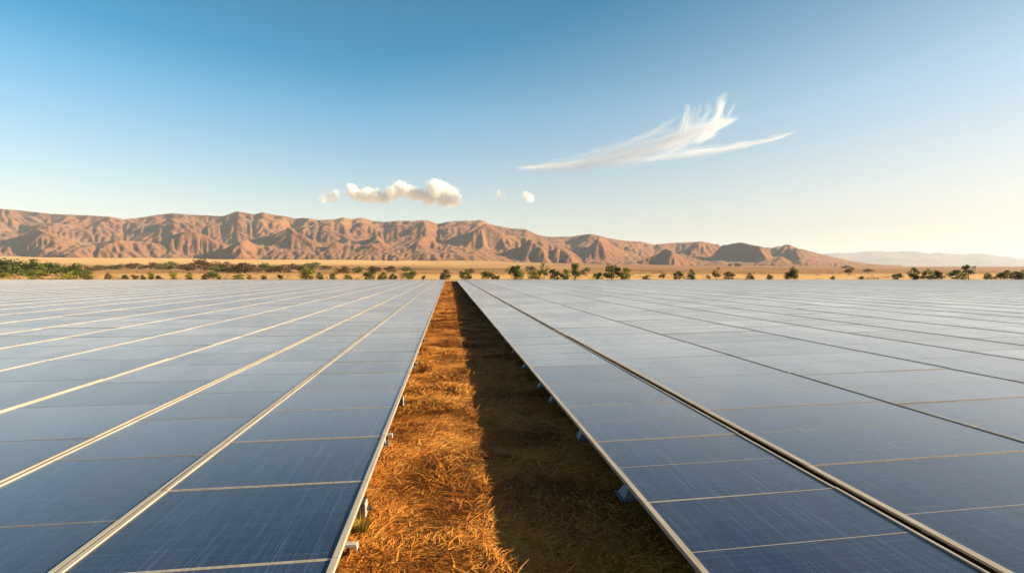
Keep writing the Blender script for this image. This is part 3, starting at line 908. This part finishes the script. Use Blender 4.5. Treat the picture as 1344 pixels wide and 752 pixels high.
def cirrus():
    Yc, T = 9000, 420
    xa, z0 = px_world(672, 236, Yc); xa = px_world(672, 236, Yc)[0]
    x0 = px_world(676, 180, Yc)[0]; x1 = px_world(1050, 180, Yc)[0]; z1 = px_world(860, 114, Yc)[1]; z0 = px_world(860, 234, Yc)[1]
    W_, Hh = x1 - x0, z1 - z0
    def uv(px, py):
        x, z = px_world(px, py, Yc); return (x - x0) / W_, (z - z0) / Hh
    m, n, pv = cloud_mat('cirrus_vapour', 1, .09)
    oc = n.coord()
    wz = n.node('ShaderNodeTexNoise'); n.put(wz.inputs['Vector'], n.mapping(oc, (5, 1, 3))); wz.inputs['Scale'].default_value = 1.6; wz.inputs['Detail'].default_value = 5
    x, y, z = sepxyz(n, n.vmath('ADD', oc, n.vmath('MULTIPLY', n.vmath('SUBTRACT', wz.outputs['Color'], (.5, .5, .5)), (.05, 0, .09))))
    kv = Hh / W_
    def curve(inp, pts):
        c = n.node('ShaderNodeFloatCurve'); n.put(c.inputs['Value'], inp)
        cv = c.mapping.curves[0]
        pts = sorted(pts)
        pts = [(min(max(a, 0), 1), min(max(b, 0), 1)) for a, b in pts]
        while len(cv.points) < len(pts): cv.points.new(.5, .5)
        for p, (a, b) in zip(cv.points, pts): p.location = (a, b)
        c.mapping.update()
        return c.outputs[0]
    total = None
    def stroke(pts, widths, along, gain, seed, rag=.55, freq=26):
        nonlocal total
        P = [uv(*p) for p in pts]
        dim = Hh if along == 'u' else W_
        ppm = F / Yc
        if along == 'u':
            cpts = [(u, v) for u, v in P]; wpts = [(p[0], (w if 0 < w else w) / ppm / dim * 4) for p, w in zip(P, widths)]; pa, qa = x, z
            lo, hi = min(p[0] for p in P), max(p[0] for p in P)
        else:
            cpts = [(v, u) for u, v in P]; wpts = [(p[1], w / ppm / dim * 4) for p, w in zip(P, widths)]; pa, qa = z, x
            lo, hi = min(p[1] for p in P), max(p[1] for p in P)
        c = curve(pa, cpts); w = n.math('MULTIPLY', curve(pa, wpts), .25)
        d = n.math('SUBTRACT', qa, c)
        cmb = n.node('ShaderNodeCombineXYZ'); n.put(cmb.inputs[0], n.math('MULTIPLY', pa, 3.2 if along == 'u' else 2.0)); n.put(cmb.inputs[1], n.math('MULTIPLY', d, freq if along == 'u' else freq * 2)); n.put(cmb.inputs[2], n.math('ADD', n.math('MULTIPLY', y, 1.2), seed))
        ns = n.noise(cmb.outputs[0], 1.0, 5, .62)
        e = n.math('MAXIMUM', n.math('SUBTRACT', 1.0, n.math('DIVIDE', n.math('ABSOLUTE', d), n.math('MAXIMUM', w, 1e-4))), -2.0)
        e = n.math('ADD', e, n.math('MULTIPLY', n.math('SUBTRACT', ns, .55), rag * 2.2))
        e = n.smooth(e, .0, 1.4)
        # only where the stroke runs
        g = n.math('MULTIPLY', n.smooth(pa, lo - .01, lo + .05), n.math('SUBTRACT', 1.0, n.smooth(pa, hi - .06, hi + .005)))
        e = n.math('MULTIPLY', n.math('MULTIPLY', e, g), n.math('MULTIPLY', n.rng(ns, .25, .75, .35, 1.25), gain))
        total = e if total is None else n.math('MAXIMUM', total, e)
    stroke([(672, 222), (737, 218), (809, 206), (868, 190), (913, 174), (970, 154)], [1.2, 8, 17, 23, 18, 3], 'u', 1.0, 0, 1.05, 52)
    stroke([(790, 215), (840, 210), (898, 203.5), (958, 194.5), (1046, 173)], [4, 8, 9, 7, 1.5], 'u', .8, 3, 1.2, 44)
    stroke([(770, 204), (838, 183), (870, 168), (893, 152)], [1.5, 5, 6, 3], 'u', .4, 5, 1.1, 40)
    stroke([(880, 200), (893, 180), (901, 160), (903, 134)], [16, 15, 9, 3], 'v', .9, 7, 1.7, 46)
    stroke([(893, 195), (909, 172), (915, 152), (914, 136)], [12, 10, 5, 1.5], 'v', .6, 8, 1.7, 46)
    stroke([(900, 192), (918, 172), (928, 152), (933, 128)], [12, 10, 5, 2], 'v', .7, 9, 1.7, 46)
    stroke([(912, 190), (934, 168), (943, 147), (947, 122)], [12, 12, 7, 2], 'v', .85, 11, 1.6, 46)
    stroke([(914, 188), (936, 162), (939, 148), (939, 132)], [9, 7, 4, 1], 'v', .5, 13, 1.1, 30)
    stroke([(925, 185), (948, 160), (957, 145), (962, 136)], [8, 6, 3, 1], 'v', .35, 14, 1.1, 30)
    stroke([(690, 221), (760, 206), (800, 195), (860, 172)], [2, 5, 6, 2], 'u', .4, 15, 1.2, 40)
    ty = n.math('MULTIPLY', n.math('MULTIPLY', y, n.math('SUBTRACT', 1.0, y)), 4.0)
    n.put(pv.inputs['Density'], n.math('MULTIPLY', n.math('MULTIPLY', total, ty), .0046))
    o = link('cirrus_cloud', unit_box('cirrus_cloud', m), None, (x0, Yc - T / 2, z0)); o.scale = (W_, T, Hh)
    tag(o, 'large white wispy cloud with feathered tips and a long tail', 'cloud')
cirrus()

def cumulus(puffs, lab, pxr, pyr, dens):
    Yc = 9400
    x0 = px_world(pxr[0], 255, Yc)[0]; x1 = px_world(pxr[1], 255, Yc)[0]; z0 = px_world(600, pyr[1], Yc)[1]; z1 = px_world(600, pyr[0], Yc)[1]
    W_, Hh = x1 - x0, z1 - z0; T = 420
    m, n, pv = cloud_mat('cumulus_vapour', 1, .09)
    wp = n.coord()
    pos = n.vmath('MULTIPLY', wp, (W_, T, Hh))
    warp = n.node('ShaderNodeTexNoise'); n.put(warp.inputs['Vector'], pos); warp.inputs['Scale'].default_value = .011; warp.inputs['Detail'].default_value = 4; warp.inputs['Roughness'].default_value = .6
    pos2 = n.vmath('ADD', pos, n.vmath('MULTIPLY', n.vmath('SUBTRACT', warp.outputs['Color'], (.5, .5, .5)), (190, 190, 190)))
    best = None
    for (a, b, r) in puffs:
        x, z = px_world(a, b, Yc); rr = r * Yc / F * 1.3
        c = (x - x0, T / 2 + random.uniform(-50, 50), z - z0)
        e = n.math('SUBTRACT', 1.0, n.math('DIVIDE', n.vmath('DISTANCE', pos2, c), rr))
        best = e if best is None else n.math('MAXIMUM', best, e)
    fine = n.noise(pos, .02, 5, .65)
    e = n.math('ADD', best, n.math('MULTIPLY', n.math('SUBTRACT', fine, .5), 1.5))
    n.put(pv.inputs['Density'], n.math('MULTIPLY', n.smooth(e, .0, .75), dens))
    o = link('cumulus_cloud', unit_box('cumulus_cloud', m), None, (x0, Yc - T / 2, z0)); o.scale = (W_, T, Hh)
    tag(o, lab, 'cloud', 'small cumulus clouds above the mountains')
cumulus([(461, 248, 6), (464, 254, 7), (474, 257, 7), (483, 256, 8), (494, 258, 8), (505, 260, 7), (515, 254, 8), (524, 248, 8), (532, 250, 8), (542, 254, 8), (552, 256, 7), (563, 259, 9), (572, 250, 11), (580, 251, 10), (591, 258, 11), (597, 263, 7), (582, 262, 9)],
        'long puffy cream cloud bank over the middle of the range, tallest at right', (444, 616), (230, 280), .035)
cumulus([(425, 262, 5), (433, 259, 6), (441, 258, 6), (443, 254, 4)], 'faint grey pink puff left of the long cloud bank', (412, 454), (244, 276), .015)
cumulus([(690, 257, 5), (695, 260, 5), (698, 261, 4)], 'tiny cream puff below the tail of the wispy cloud', (680, 708), (244, 274), .02)
cumulus([(656, 254, 5), (658, 259, 5)], 'faintest tiny puff, between the cloud bank and the tiny cream puff', (645, 670), (242, 272), .008)
